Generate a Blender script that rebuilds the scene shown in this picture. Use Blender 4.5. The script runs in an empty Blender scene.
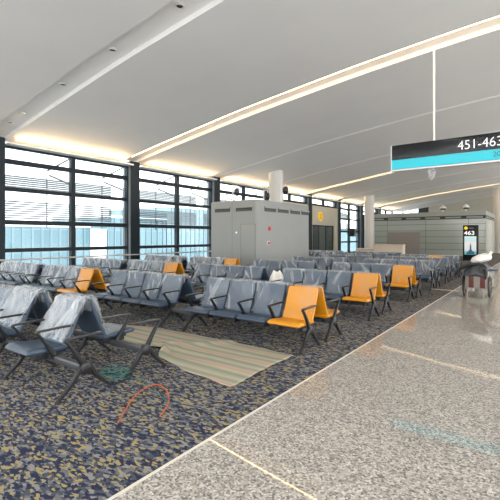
import bpy, bmesh, math, random
from mathutils import Vector, Matrix, noise
random.seed(7)
C = bpy.context.scene.collection
SC = bpy.context.scene
PI = math.pi

# ------------------------------------------------------------------ camera, sky, exposure
CAM_H = 1.55
cam = bpy.data.cameras.new('camera'); co = bpy.data.objects.new('camera', cam); C.objects.link(co)
co.location = (0, 0, CAM_H)
YAW = math.atan2(0.589, 0.808)
co.rotation_euler = (PI/2, 0, YAW)
cam.sensor_width = 36; cam.lens = 28.8; cam.shift_y = -13/500
cam.clip_start = 0.05; cam.clip_end = 300
SC.camera = co

w = bpy.data.worlds.new('overcast'); SC.world = w; w.use_nodes = True
bg = w.node_tree.nodes['Background']
bg.inputs[0].default_value = (1.0, 0.99, 0.968, 1); bg.inputs[1].default_value = 1.12
SC.view_settings.view_transform = 'Standard'
SC.view_settings.look = 'None'
SC.view_settings.exposure = 2.0
SC.view_settings.gamma = 1
SC.view_settings.use_curve_mapping = False

# ------------------------------------------------------------------ materials
def mat(name, col, rough=0.5, metal=0.0, spec=0.5, coat=0.0, coatr=0.03, emit=None, es=0):
    m = bpy.data.materials.new(name); m.use_nodes = True
    b = m.node_tree.nodes['Principled BSDF']
    b.inputs['Base Color'].default_value = (*col, 1)
    b.inputs['Roughness'].default_value = rough
    b.inputs['Metallic'].default_value = metal
    b.inputs['Specular IOR Level'].default_value = spec
    b.inputs['Coat Weight'].default_value = coat
    b.inputs['Coat Roughness'].default_value = coatr
    if emit:
        b.inputs['Emission Color'].default_value = (*emit, 1)
        b.inputs['Emission Strength'].default_value = es
    return m
class NT:
    def __init__(s, m): s.t = m.node_tree; s.b = s.t.nodes['Principled BSDF']
    def n(s, typ, **k):
        x = s.t.nodes.new(typ)
        for a, v in k.items():
            if a.startswith('i_'): x.inputs[a[2:].replace('_', ' ')].default_value = v
            else: setattr(x, a, v)
        return x
    def l(s, a, b): s.t.links.new(a, b)
def ramp(nt, fac, stops, interp='LINEAR'):
    r = nt.n('ShaderNodeValToRGB'); r.color_ramp.interpolation = interp
    e = r.color_ramp.elements
    while len(e) < len(stops): e.new(0.5)
    for x, (p, c) in zip(e, stops): x.position = p; x.color = (*c, 1)
    nt.l(fac, r.inputs['Fac']); return r

def noisy(name, c1, c2, scale, rough=0.5, bump=0.0, bscale=None, metal=0, spec=0.5, stretch=(1,1,1)):
    m = mat(name, c1, rough, metal, spec); nt = NT(m)
    tc = nt.n('ShaderNodeTexCoord'); mp = nt.n('ShaderNodeMapping'); mp.inputs['Scale'].default_value = stretch
    nt.l(tc.outputs['Object'], mp.inputs['Vector'])
    nz = nt.n('ShaderNodeTexNoise'); nz.inputs['Scale'].default_value = scale; nz.inputs['Detail'].default_value = 4
    nt.l(mp.outputs[0], nz.inputs['Vector'])
    r = ramp(nt, nz.outputs['Fac'], [(0.3, c1), (0.7, c2)])
    nt.l(r.outputs[0], nt.b.inputs['Base Color'])
    if bump:
        b = nt.n('ShaderNodeBump'); b.inputs['Strength'].default_value = bump; b.inputs['Distance'].default_value = 0.01
        nz2 = nt.n('ShaderNodeTexNoise'); nz2.inputs['Scale'].default_value = bscale or scale*3
        nt.l(mp.outputs[0], nz2.inputs['Vector'])
        nt.l(nz2.outputs['Fac'], b.inputs['Height']); nt.l(b.outputs[0], nt.b.inputs['Normal'])
    return m

M = {}
M['grey_seat'] = noisy('slate_vinyl', (0.036,0.060,0.096), (0.045,0.072,0.112), 9, 0.38, 0.1, 120)
M['orange_seat'] = noisy('orange_vinyl', (0.60,0.24,0.004), (0.65,0.265,0.006), 9, 0.38, 0.1, 120)
M['pan'] = mat('black_plastic', (0.018,0.019,0.022), 0.45)
M['arm'] = mat('dark_cast_metal', (0.030,0.032,0.036), 0.32, 0.6)
M['leg'] = mat('grey_cast_metal', (0.034,0.034,0.037), 0.38, 0.55)
M['beam'] = mat('beam_metal', (0.10,0.105,0.115), 0.35, 0.6)
M['foot'] = mat('rubber', (0.015,0.015,0.016), 0.6)
M['white_paint'] = mat('white_paint', (0.80,0.80,0.78), 0.5)
M['ceil'] = noisy('ceiling_panel', (0.71,0.715,0.72), (0.74,0.745,0.745), 0.7, 0.7)
M['ceil_trim'] = mat('ceiling_trim', (0.92,0.92,0.90), 0.5)
M['trough'] = mat('trough_white', (0.86,0.86,0.85), 0.6)
M['column'] = mat('column_white', (0.62,0.61,0.58), 0.45)
M['frame'] = mat('window_frame', (0.014,0.022,0.030), 0.5, spec=0.25)
M['pier'] = mat('pier_cladding', (0.15,0.17,0.18), 0.5, spec=0.3)
M['kiosk'] = noisy('kiosk_panel', (0.255,0.27,0.265), (0.27,0.285,0.28), 1.5, 0.45)
M['kiosk_line'] = mat('panel_joint', (0.13,0.14,0.14), 0.6)
M['dark'] = mat('dark_grille', (0.03,0.032,0.035), 0.5)
M['alu'] = mat('aluminium', (0.62,0.63,0.64), 0.35, 0.4)
M['red'] = mat('red_button', (0.65,0.03,0.03), 0.4)
M['black'] = mat('black_gloss', (0.012,0.014,0.018), 0.22)
M['signblack'] = mat('sign_black', (0.009,0.011,0.014), 0.3, spec=0.3)
M['cyan'] = mat('sign_cyan', (0.0,0.33,0.40), 0.35, emit=(0.0,0.75,0.9), es=0.1)
M['signwhite'] = mat('sign_white', (0.9,0.9,0.92), 0.5, emit=(1,1,1), es=0.1)
M['signink'] = mat('sign_ink', (0.02,0.07,0.09), 0.5)
M['yellow'] = mat('sign_yellow', (0.95,0.68,0.02), 0.5, emit=(1,0.7,0.05), es=0.05)
M['darkglass'] = mat('dark_glass', (0.035,0.05,0.05), 0.08, 0, 0.8)
M['stonewall'] = noisy('beige_wall', (0.43,0.41,0.34), (0.47,0.45,0.375), 2, 0.5)
M['hoard'] = mat('grey_hoarding', (0.22,0.21,0.205), 0.6)
M['counter'] = mat('pale_counter', (0.62,0.55,0.48), 0.55)
M['whitebag'] = noisy('white_sack', (0.80,0.78,0.73), (0.86,0.84,0.80), 6, 0.6, 0.5, 14)
M['darkcloth'] = noisy('dark_tarpaulin', (0.030,0.034,0.040), (0.065,0.072,0.08), 7, 0.45, 0.6, 18)
M['cartwood'] = noisy('beige_board', (0.21,0.185,0.165), (0.25,0.225,0.20), 8, 0.6)
M['cartred'] = mat('red_brown_paint', (0.09,0.014,0.009), 0.5)
M['tyre'] = mat('tyre', (0.05,0.048,0.045), 0.7)
M['steel'] = mat('dull_steel', (0.30,0.27,0.23), 0.45, 0.5)
M['teal_cable'] = mat('teal_cable', (0.04,0.17,0.15), 0.5)
M['orange_cable'] = mat('orange_cable', (0.50,0.10,0.022), 0.5)
M['cardboard'] = noisy('cardboard', (0.52,0.42,0.30), (0.58,0.47,0.34), 5, 0.8)
M['edge'] = mat('edge_trim', (0.72,0.68,0.60), 0.35, 0.2)
M['apron'] = mat('apron_concrete', (0.42,0.44,0.45), 0.8)
M['lamp_warm'] = mat('warm_lamp', (1,0.8,0.5), 0.5, emit=(1.0,0.66,0.33), es=4.2)
M['cove_warm'] = mat('cove_lamp', (1,0.8,0.5), 0.5, emit=(1.0,0.66,0.32), es=1.0)
M['louvre'] = mat('louvre_grey', (0.20,0.205,0.24), 0.5)
M['bracket'] = mat('bracket_grey', (0.09,0.10,0.11), 0.5)
M['fin'] = mat('facade_fin', (0.17,0.25,0.29), 0.5)
M['slab_white'] = mat('white_cladding', (0.80,0.80,0.80), 0.6)

def mk_carpet():
    m = mat('patterned_carpet', (0.1,0.1,0.12), 0.95, spec=0.15); nt = NT(m)
    tc = nt.n('ShaderNodeTexCoord')
    def cells(scale, st, off, rot=0.0):
        mp = nt.n('ShaderNodeMapping'); mp.inputs['Scale'].default_value = st; mp.inputs['Location'].default_value = off
        mp.inputs['Rotation'].default_value = (0,0,rot)
        nt.l(tc.outputs['Object'], mp.inputs['Vector'])
        wn = nt.n('ShaderNodeTexNoise'); wn.inputs['Scale'].default_value = 14; nt.l(mp.outputs[0], wn.inputs['Vector'])
        mx = nt.n('ShaderNodeMixRGB', blend_type='ADD'); mx.inputs[0].default_value = 0.06
        nt.l(mp.outputs[0], mx.inputs[1]); nt.l(wn.outputs['Color'], mx.inputs[2])
        v = nt.n('ShaderNodeTexVoronoi'); v.inputs['Scale'].default_value = scale
        nt.l(mx.outputs[0], v.inputs['Vector'])
        s = nt.n('ShaderNodeSeparateColor'); nt.l(v.outputs['Color'], s.inputs[0]); return s.outputs[0]
    a = cells(25, (1.0,1.9,1), (0,0,0), 0.35)
    base = ramp(nt, a, [(0.0,(0.024,0.03,0.062)), (0.32,(0.075,0.08,0.10)), (0.55,(0.148,0.155,0.172)), (0.76,(0.035,0.042,0.078)), (0.86,(0.25,0.245,0.24))], 'CONSTANT')
    b = cells(27, (1.0,2.1,1), (3.3,1.7,0), 0.35)
    mus = ramp(nt, b, [(0.0,(0,0,0)), (0.855,(1,1,1))], 'CONSTANT')
    mx = nt.n('ShaderNodeMixRGB'); nt.l(mus.outputs[0], mx.inputs[0]); nt.l(base.outputs[0], mx.inputs[1])
    mx.inputs[2].default_value = (0.34,0.275,0.12,1)
    nz = nt.n('ShaderNodeTexNoise'); nz.inputs['Scale'].default_value = 260; nt.l(tc.outputs['Object'], nz.inputs['Vector'])
    g = ramp(nt, nz.outputs['Fac'], [(0.3,(0.7,0.7,0.7)), (0.7,(1.2,1.2,1.2))])
    mu = nt.n('ShaderNodeMixRGB', blend_type='MULTIPLY'); mu.inputs[0].default_value = 1
    nt.l(mx.outputs[0], mu.inputs[1]); nt.l(g.outputs[0], mu.inputs[2])
    nt.l(mu.outputs[0], nt.b.inputs['Base Color'])
    bp = nt.n('ShaderNodeBump'); bp.inputs['Strength'].default_value = 0.5; bp.inputs['Distance'].default_value = 0.004
    nt.l(nz.outputs['Fac'], bp.inputs['Height']); nt.l(bp.outputs[0], nt.b.inputs['Normal'])
    return m
M['carpet'] = mk_carpet()

def mk_stone():
    m = mat('speckled_stone', (0.5,0.48,0.45), 0.22, spec=0.5, coat=1.0, coatr=0.02); nt = NT(m)
    tc = nt.n('ShaderNodeTexCoord')
    v = nt.n('ShaderNodeTexVoronoi'); v.inputs['Scale'].default_value = 75; nt.l(tc.outputs['Object'], v.inputs['Vector'])
    s = nt.n('ShaderNodeSeparateColor'); nt.l(v.outputs['Color'], s.inputs[0])
    r = ramp(nt, s.outputs[0], [(0.0,(0.13,0.125,0.12)), (0.15,(0.27,0.25,0.225)), (0.42,(0.41,0.38,0.335)), (0.72,(0.53,0.49,0.44)), (0.9,(0.64,0.61,0.56))], 'CONSTANT')
    nz = nt.n('ShaderNodeTexNoise'); nz.inputs['Scale'].default_value = 1.3; nz.inputs['Detail'].default_value = 5
    nt.l(tc.outputs['Object'], nz.inputs['Vector'])
    g = ramp(nt, nz.outputs['Fac'], [(0.3,(0.93,0.93,0.93)), (0.7,(1.03,1.03,1.03))])
    mu = nt.n('ShaderNodeMixRGB', blend_type='MULTIPLY'); mu.inputs[0].default_value = 1
    nt.l(r.outputs[0], mu.inputs[1]); nt.l(g.outputs[0], mu.inputs[2])
    nt.l(mu.outputs[0], nt.b.inputs['Base Color'])
    rr = nt.n('ShaderNodeMapRange'); rr.inputs['To Min'].default_value = 0.35; rr.inputs['To Max'].default_value = 0.5
    nt.l(nz.outputs['Fac'], rr.inputs['Value']); nt.l(rr.outputs[0], nt.b.inputs['Roughness'])
    return m
M['stone'] = mk_stone()

def mk_film(name, lo, hi, scale=6.5, st=(1,1,0.55)):
    m = bpy.data.materials.new(name); m.use_nodes = True; t = m.node_tree
    nt = NT(m); out = t.nodes['Material Output']
    b = nt.b; b.inputs['Base Color'].default_value = (0.78,0.82,0.86,1); b.inputs['Roughness'].default_value = 0.16
    b.inputs['Specular IOR Level'].default_value = 0.7
    tc = nt.n('ShaderNodeTexCoord'); oi = nt.n('ShaderNodeObjectInfo')
    mp = nt.n('ShaderNodeMapping'); mp.inputs['Scale'].default_value = st
    ad = nt.n('ShaderNodeVectorMath', operation='ADD')
    sc = nt.n('ShaderNodeVectorMath', operation='SCALE'); sc.inputs['Scale'].default_value = 37.0
    nt.l(oi.outputs['Random'], sc.inputs[0]); nt.l(tc.outputs['Object'], ad.inputs[0]); nt.l(sc.outputs[0], ad.inputs[1])
    nt.l(ad.outputs[0], mp.inputs['Vector'])
    nz = nt.n('ShaderNodeTexNoise'); nz.inputs['Scale'].default_value = scale*0.5; nz.inputs['Detail'].default_value = 2
    nt.l(mp.outputs[0], nz.inputs['Vector'])
    def highlight_streak(rot, sc_):  # whitish highlights along the creases, painted into the film opacity
        m2 = nt.n('ShaderNodeMapping'); m2.inputs['Rotation'].default_value = (0, rot, 0)
        m3 = nt.n('ShaderNodeMapping'); m3.inputs['Scale'].default_value = (sc_*scale, 2.0, 0.16*sc_*scale)
        nt.l(mp.outputs[0], m2.inputs['Vector']); nt.l(m2.outputs[0], m3.inputs['Vector'])
        q = nt.n('ShaderNodeTexNoise'); q.inputs['Scale'].default_value = 1; q.inputs['Detail'].default_value = 1.5; q.inputs['Distortion'].default_value = 0.5
        nt.l(m3.outputs[0], q.inputs['Vector'])
        r = nt.n('ShaderNodeMapRange'); r.inputs['From Min'].default_value = 0.55; r.inputs['From Max'].default_value = 0.72
        nt.l(q.outputs['Fac'], r.inputs['Value']); return r.outputs[0]
    A = highlight_streak(0.62, 1.7); B = highlight_streak(-0.55, 1.5); D = highlight_streak(1.15, 1.2)
    m1 = nt.n('ShaderNodeMath', operation='MAXIMUM'); nt.l(A, m1.inputs[0]); nt.l(B, m1.inputs[1])
    m4 = nt.n('ShaderNodeMath', operation='MAXIMUM'); nt.l(m1.outputs[0], m4.inputs[0]); nt.l(D, m4.inputs[1])
    hz = nt.n('ShaderNodeMapRange'); hz.inputs['From Min'].default_value = 0.40; hz.inputs['From Max'].default_value = 0.68
    nt.l(nz.outputs['Fac'], hz.inputs['Value'])
    av = nt.n('ShaderNodeMath', operation='MULTIPLY_ADD'); av.inputs[1].default_value = 0.75; nt.l(m4.outputs[0], av.inputs[0])
    hs = nt.n('ShaderNodeMath', operation='MULTIPLY'); hs.inputs[1].default_value = 0.4; nt.l(hz.outputs[0], hs.inputs[0]); nt.l(hs.outputs[0], av.inputs[2])
    mr = nt.n('ShaderNodeMapRange'); mr.inputs['To Min'].default_value = lo; mr.inputs['To Max'].default_value = hi
    nt.l(av.outputs[0], mr.inputs['Value'])
    bp = nt.n('ShaderNodeBump'); bp.inputs['Strength'].default_value = 0.7; bp.inputs['Distance'].default_value = 0.02
    nt.l(m4.outputs[0], bp.inputs['Height']); nt.l(bp.outputs[0], b.inputs['Normal'])
    tl = nt.n('ShaderNodeBsdfTranslucent'); tl.inputs[0].default_value = (0.85,0.88,0.9,1)
    ms = nt.n('ShaderNodeMixShader'); ms.inputs[0].default_value = 0.3
    nt.l(b.outputs[0], ms.inputs[1]); nt.l(tl.outputs[0], ms.inputs[2])
    tr = nt.n('ShaderNodeBsdfTransparent'); tr.inputs[0].default_value = (0.97,0.98,0.99,1)
    mx = nt.n('ShaderNodeMixShader'); nt.l(mr.outputs[0], mx.inputs[0]); nt.l(tr.outputs[0], mx.inputs[1]); nt.l(ms.outputs[0], mx.inputs[2])
    nt.l(mx.outputs[0], out.inputs['Surface'])
    return m
M['film'] = mk_film('clear_film', 0.07, 0.42)
M['film_backlit'] = mk_film('backlit_film', 0.18, 0.66)  # same film, milkier: window light from behind painted into its opacity
M['film_orange'] = mk_film('thin_film', 0.03, 0.24)
M['film_sheet'] = mk_film('sheet_film', 0.24, 0.50, 5)
M['film_sign'] = mk_film('sign_film', 0.01, 0.12, 2.2, (0.5,1,3))

def mk_glass():
    m = bpy.data.materials.new('window_glass'); m.use_nodes = True; nt = NT(m); out = m.node_tree.nodes['Material Output']
    tr = nt.n('ShaderNodeBsdfTransparent'); tr.inputs[0].default_value = (0.93,0.975,0.985,1)
    gl = nt.n('ShaderNodeBsdfGlossy'); gl.inputs['Roughness'].default_value = 0.0
    lw = nt.n('ShaderNodeLayerWeight'); lw.inputs[0].default_value = 0.5
    pw = nt.n('ShaderNodeMath', operation='POWER'); pw.inputs[1].default_value = 4.5; nt.l(lw.outputs['Facing'], pw.inputs[0])
    fr = nt.n('ShaderNodeMath', operation='MULTIPLY_ADD'); fr.inputs[1].default_value = 0.4; fr.inputs[2].default_value = 0.02; nt.l(pw.outputs[0], fr.inputs[0])
    mx = nt.n('ShaderNodeMixShader'); nt.l(fr.outputs[0], mx.inputs[0]); nt.l(tr.outputs[0], mx.inputs[1]); nt.l(gl.outputs[0], mx.inputs[2])
    nt.l(mx.outputs[0], out.inputs['Surface']); return m
M['glass'] = mk_glass()

def mk_stripes(name, cols, axis, scale):
    m = mat(name, cols[0][1], 0.75); nt = NT(m)
    tc = nt.n('ShaderNodeTexCoord'); sp = nt.n('ShaderNodeSeparateXYZ'); nt.l(tc.outputs['Object'], sp.inputs[0])
    ml = nt.n('ShaderNodeMath', operation='MULTIPLY'); ml.inputs[1].default_value = scale; nt.l(sp.outputs[axis], ml.inputs[0])
    fr = nt.n('ShaderNodeMath', operation='FRACT'); nt.l(ml.outputs[0], fr.inputs[0])
    r = ramp(nt, fr.outputs[0], cols); nt.l(r.outputs[0], nt.b.inputs['Base Color']); return m
M['dropcloth'] = mk_stripes('striped_cloth', [(0.0,(0.32,0.33,0.24)), (0.16,(0.20,0.23,0.165)), (0.30,(0.42,0.37,0.28)), (0.42,(0.42,0.27,0.20)), (0.52,(0.40,0.35,0.26)), (0.70,(0.23,0.25,0.18)), (0.86,(0.44,0.38,0.29)), (1.0,(0.32,0.33,0.24))], 1, 2.6)

def mk_panels(name, c1, c2, line, sx, sz):
    m = mat(name, c1, 0.12, spec=0.6); nt = NT(m)
    tc = nt.n('ShaderNodeTexCoord'); sp = nt.n('ShaderNodeSeparateXYZ'); nt.l(tc.outputs['Object'], sp.inputs[0])
    ad = nt.n('ShaderNodeMath', operation='ADD'); nt.l(sp.outputs[0], ad.inputs[0]); nt.l(sp.outputs[1], ad.inputs[1])
    cb = nt.n('ShaderNodeCombineXYZ'); nt.l(ad.outputs[0], cb.inputs[0]); nt.l(sp.outputs[2], cb.inputs[1])
    br = nt.n('ShaderNodeTexBrick'); br.offset = 0; br.inputs['Scale'].default_value = 1
    br.inputs['Brick Width'].default_value = sx; br.inputs['Row Height'].default_value = sz
    br.inputs['Mortar Size'].default_value = 0.018
    br.inputs['Color1'].default_value = (*c1,1); br.inputs['Color2'].default_value = (*c2,1); br.inputs['Mortar'].default_value = (*line,1)
    nt.l(cb.outputs[0], br.inputs['Vector']); nt.l(br.outputs['Color'], nt.b.inputs['Base Color']); return m
M['greenpanel'] = mk_panels('green_glass_panel', (0.32,0.36,0.33), (0.345,0.385,0.355), (0.13,0.15,0.14), 3.2, 0.52)
M['facade'] = mk_panels('blue_curtain_wall', (0.10,0.19,0.24), (0.15,0.25,0.30), (0.26,0.33,0.36), 1.05, 2.6)
M['poster'] = None

# ------------------------------------------------------------------ mesh helpers
class MB:
    def __init__(s): s.v = []; s.f = []
    def add(s, vs, fs):
        o = len(s.v); s.v += [tuple(x) for x in vs]; s.f += [tuple(i+o for i in f) for f in fs]; return s
    def box(s, x0, x1, y0, y1, z0, z1, b=0.0, seg=2, mtx=None):
        bm = bmesh.new(); bmesh.ops.create_cube(bm, size=1)
        for v in bm.verts:
            v.co = Vector(((x0+x1)/2+v.co.x*(x1-x0), (y0+y1)/2+v.co.y*(y1-y0), (z0+z1)/2+v.co.z*(z1-z0)))
        if b: bmesh.ops.bevel(bm, geom=bm.edges[:], offset=b, segments=seg, affect='EDGES', profile=0.5)
        if mtx: bmesh.ops.transform(bm, matrix=mtx, verts=bm.verts)
        bm.verts.index_update()
        s.add([v.co for v in bm.verts], [[v.index for v in f.verts] for f in bm.faces]); bm.free(); return s
    def rings(s, rings, cap=True, closed=True):
        n = len(rings[0]); o = len(s.v)
        for r in rings: s.v += [tuple(p) for p in r]
        for i in range(len(rings)-1):
            for j in range(n if closed else n-1):
                k = (j+1) % n
                s.f.append((o+i*n+j, o+i*n+k, o+(i+1)*n+k, o+(i+1)*n+j))
        if cap and closed:
            s.f.append(tuple(o+j for j in range(n-1,-1,-1)))
            s.f.append(tuple(o+(len(rings)-1)*n+j for j in range(n)))
        return s
    def tube(s, path, r, n=8):
        path = [Vector(p) for p in path]; rings = []
        up = Vector((0,0,1)); prev = None
        for i, p in enumerate(path):
            t = (path[min(i+1,len(path)-1)] - path[max(i-1,0)]).normalized()
            a = prev if prev is not None else (Vector((1,0,0)) if abs(t.z) > 0.9 else up)
            a = (a - t*a.dot(t)).normalized(); prev = a
            b = t.cross(a); rr = r[i] if isinstance(r, (list,tuple)) else r
            rings.append([p + a*math.cos(2*PI*k/n)*rr + b*math.sin(2*PI*k/n)*rr for k in range(n)])
        return s.rings(rings)
    def lathe(s, prof, cx=0, cy=0, n=24, axis='z'):
        rings = []
        for r, z in prof:
            ring = []
            for k in range(n):
                a = 2*PI*k/n; x, y = r*math.cos(a), r*math.sin(a)
                ring.append((cx+x, cy+y, z) if axis == 'z' else (z, cx+x, cy+y))
            rings.append(ring)
        return s.rings(rings)
    def sweep(s, path, wid, thk, n=10):
        """path in the y-z plane at x=0, rounded-rectangle section: wid along x, thk in-plane."""
        path = [Vector((0, *p)) for p in path]; rings = []
        for i, p in enumerate(path):
            t = (path[min(i+1,len(path)-1)] - path[max(i-1,0)]).normalized()
            nn = Vector((1,0,0)).cross(t)
            w_, h_ = wid[i]/2, thk[i]/2; ring = []
            for k in range(n):
                a = 2*PI*k/n; c, d = math.cos(a), math.sin(a)
                e = 0.55
                ring.append(p + Vector((1,0,0))*w_*math.copysign(abs(c)**e, c) + nn*h_*math.copysign(abs(d)**e, d))
            rings.append(ring)
        return s.rings(rings)
    def mesh(s, name, m, smooth=True):
        me = bpy.data.meshes.new(name); me.from_pydata(s.v, [], s.f); me.update()
        bm = bmesh.new(); bm.from_mesh(me); bmesh.ops.recalc_face_normals(bm, faces=bm.faces); bm.to_mesh(me); bm.free()
        me.materials.append(m)
        if smooth:
            me.polygons.foreach_set('use_smooth', [True]*len(me.polygons))
            try: me.set_sharp_from_angle(angle=math.radians(42))
            except Exception: pass
        return me
def put(name, me, parent=None, loc=(0,0,0), rot=(0,0,0)):
    o = bpy.data.objects.new(name, me); C.objects.link(o); o.location = loc; o.rotation_euler = rot
    if parent: o.parent = parent
    return o
def obj(name, mb, m, parent=None, smooth=True, loc=(0,0,0), rot=(0,0,0)):
    return put(name, mb.mesh(name, m, smooth), parent, loc, rot)
def struct(name, mb, m, smooth=False, parent=None):
    o = obj(name, mb, m, parent, smooth)
    if not parent: o['kind'] = 'structure'
    return o
def tag(o, label, cat, group=None):
    o['label'] = label; o['category'] = cat
    if group: o['group'] = group
    return o
def thing(name, label, cat, loc=(0,0,0), rz=0, group=None):
    o = bpy.data.objects.new(name, None); C.objects.link(o); o.location = loc; o.rotation_euler = (0,0,rz)
    o.empty_display_size = 0.1
    return tag(o, label, cat, group)
def text(name, body, size, m, parent, loc, rot=(PI/2,0,0), extrude=0.003, align='LEFT', sx=1.0, bold=0.0):
    cu = bpy.data.curves.new(name, 'FONT'); cu.body = body; cu.size = size; cu.extrude = extrude; cu.align_x = align; cu.offset = bold
    t = bpy.data.objects.new(name, cu); C.objects.link(t)
    dg = bpy.context.evaluated_depsgraph_get(); me = bpy.data.meshes.new_from_object(t.evaluated_get(dg))
    bpy.data.objects.remove(t); bpy.data.curves.remove(cu)
    me.materials.clear(); me.materials.append(m)
    o = put(name, me, parent, loc, rot); o.scale = (sx,1,1); return o
def ray(px, py, X=None, Y=None, Z=None):
    """point of the room seen at a pixel, on the plane X=, Y= or Z="""
    k = (px-250)/400; d = Vector((-0.589+0.808*k, 0.808+0.589*k, -(py-237)/400))
    t = X/d.x if X is not None else Y/d.y if Y is not None else (Z-CAM_H)/d.z
    return d*t + Vector((0,0,CAM_H))

# ------------------------------------------------------------------ setting: floor
EDGE_X = -2.06
YT = [5.89 + 5.22*k for k in range(-2, 10)]; YK = [5.63 + 5.42*k for k in range(-2, 9)]
WX = -14.5; Y_END = 53.0; Y_BACK = -6.0; X_R = 13.0
struct('floor', MB().box(WX-0.3, EDGE_X-0.012, Y_BACK, Y_END, -0.2, 0.0), M['carpet'])
struct('floor', MB().box(EDGE_X+0.012, X_R, Y_BACK, Y_END, -0.2, 0.0), M['stone'])
struct('trim_edge', MB().box(EDGE_X-0.012, EDGE_X+0.012, Y_BACK, Y_END, -0.2, 0.003), M['edge'])

# ceiling: rises from the window wall, curved in section, divided by bands
PROF = [(-14.9,4.66),(-13.95,4.84),(-12.4,5.1),(-10.3,5.42),(-8.1,5.75),(-5.3,6.08),(-4.0,6.23),(-1.2,6.47),(3,6.66),(8,6.7),(13,6.6)]
def cz(x):
    for (a, za), (b, zb) in zip(PROF, PROF[1:]):
        if x <= b:
            t = (x-a)/(b-a); return za+(zb-za)*t
    return PROF[-1][1]
def czs(x): return (cz(x-0.9)+2*cz(x-0.45)+2*cz(x)+2*cz(x+0.45)+cz(x+0.9))/8 if -13.6 < x < 12 else cz(x)
XS = [-14.5+0.25*i for i in range(int(27.5/0.25)+1)]
LIT = {3: 11.11, 6: 26.77, 9: 42.43}
bands = []
for k, y in enumerate(YT):
    if k in (2, 3, 6, 9): bands.append((y-0.62, y+0.06, 'wide', k))
    else: bands.append((y-0.07, y+0.07, 'thin', k))
def slab(y0, y1, dz, th=0.12):
    mb = MB(); r = []
    for x in XS:
        z = czs(x)+dz; r.append([(x,y0,z),(x,y1,z),(x,y1,z+th),(x,y0,z+th)])
    return mb.rings(r)
ycur = Y_BACK
for (a, b, kind, k) in bands:
    struct('ceiling', slab(ycur, a, 0), M['ceil'], True)
    if kind == 'wide': struct('ceiling', slab(a-0.02, b+0.02, 0.125), M['trough'], True)
    else: struct('ceiling', slab(a, b, -0.012), M['ceil_trim'], True)
    ycur = b
struct('ceiling', slab(ycur, Y_END, 0), M['ceil'], True)
tn = {3:'second ceiling recess, past the plain spotlight recess', 6:'middle ceiling recess beyond the hanging gate sign', 9:'last ceiling recess above the green-panelled block'}
for k, y in LIT.items():
    mb = MB(); r = []
    for x in [-13.8+0.3*i for i in range(int(25.8/0.3))]:
        z = czs(x)+0.03; r.append([(x,y-0.58,z),(x,y-0.52,z),(x,y-0.52,z+0.05),(x,y-0.58,z+0.05)])
    o = obj('light_strip', mb.rings(r), M['lamp_warm']); tag(o, 'warm linear light strip running along the '+tn[k], 'ceiling light', 'warm ceiling light strips')

# spotlights in the first recess
YS = 5.89-0.3
for i, x in enumerate((-13.2, -12.4, -10.15, -8.0, -5.8)):
    z = czs(x)+0.125
    nm = ('first','second','third','fourth','fifth')[i]
    t = thing('recessed_spotlight', f'small dark recessed spotlight, {nm} from the windows in the plain ceiling recess', 'spotlight', (x, YS, z), 0, 'spotlights in the plain ceiling recess')
    obj('bezel', MB().lathe([(0.10,0.0),(0.11,-0.02),(0.075,-0.03),(0.07,0.0)]), M['white_paint'], t)
    obj('lens', MB().lathe([(0.07,0.0),(0.066,-0.018),(0.03,-0.014),(0.01,-0.012)]), M['black'], t)

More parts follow.
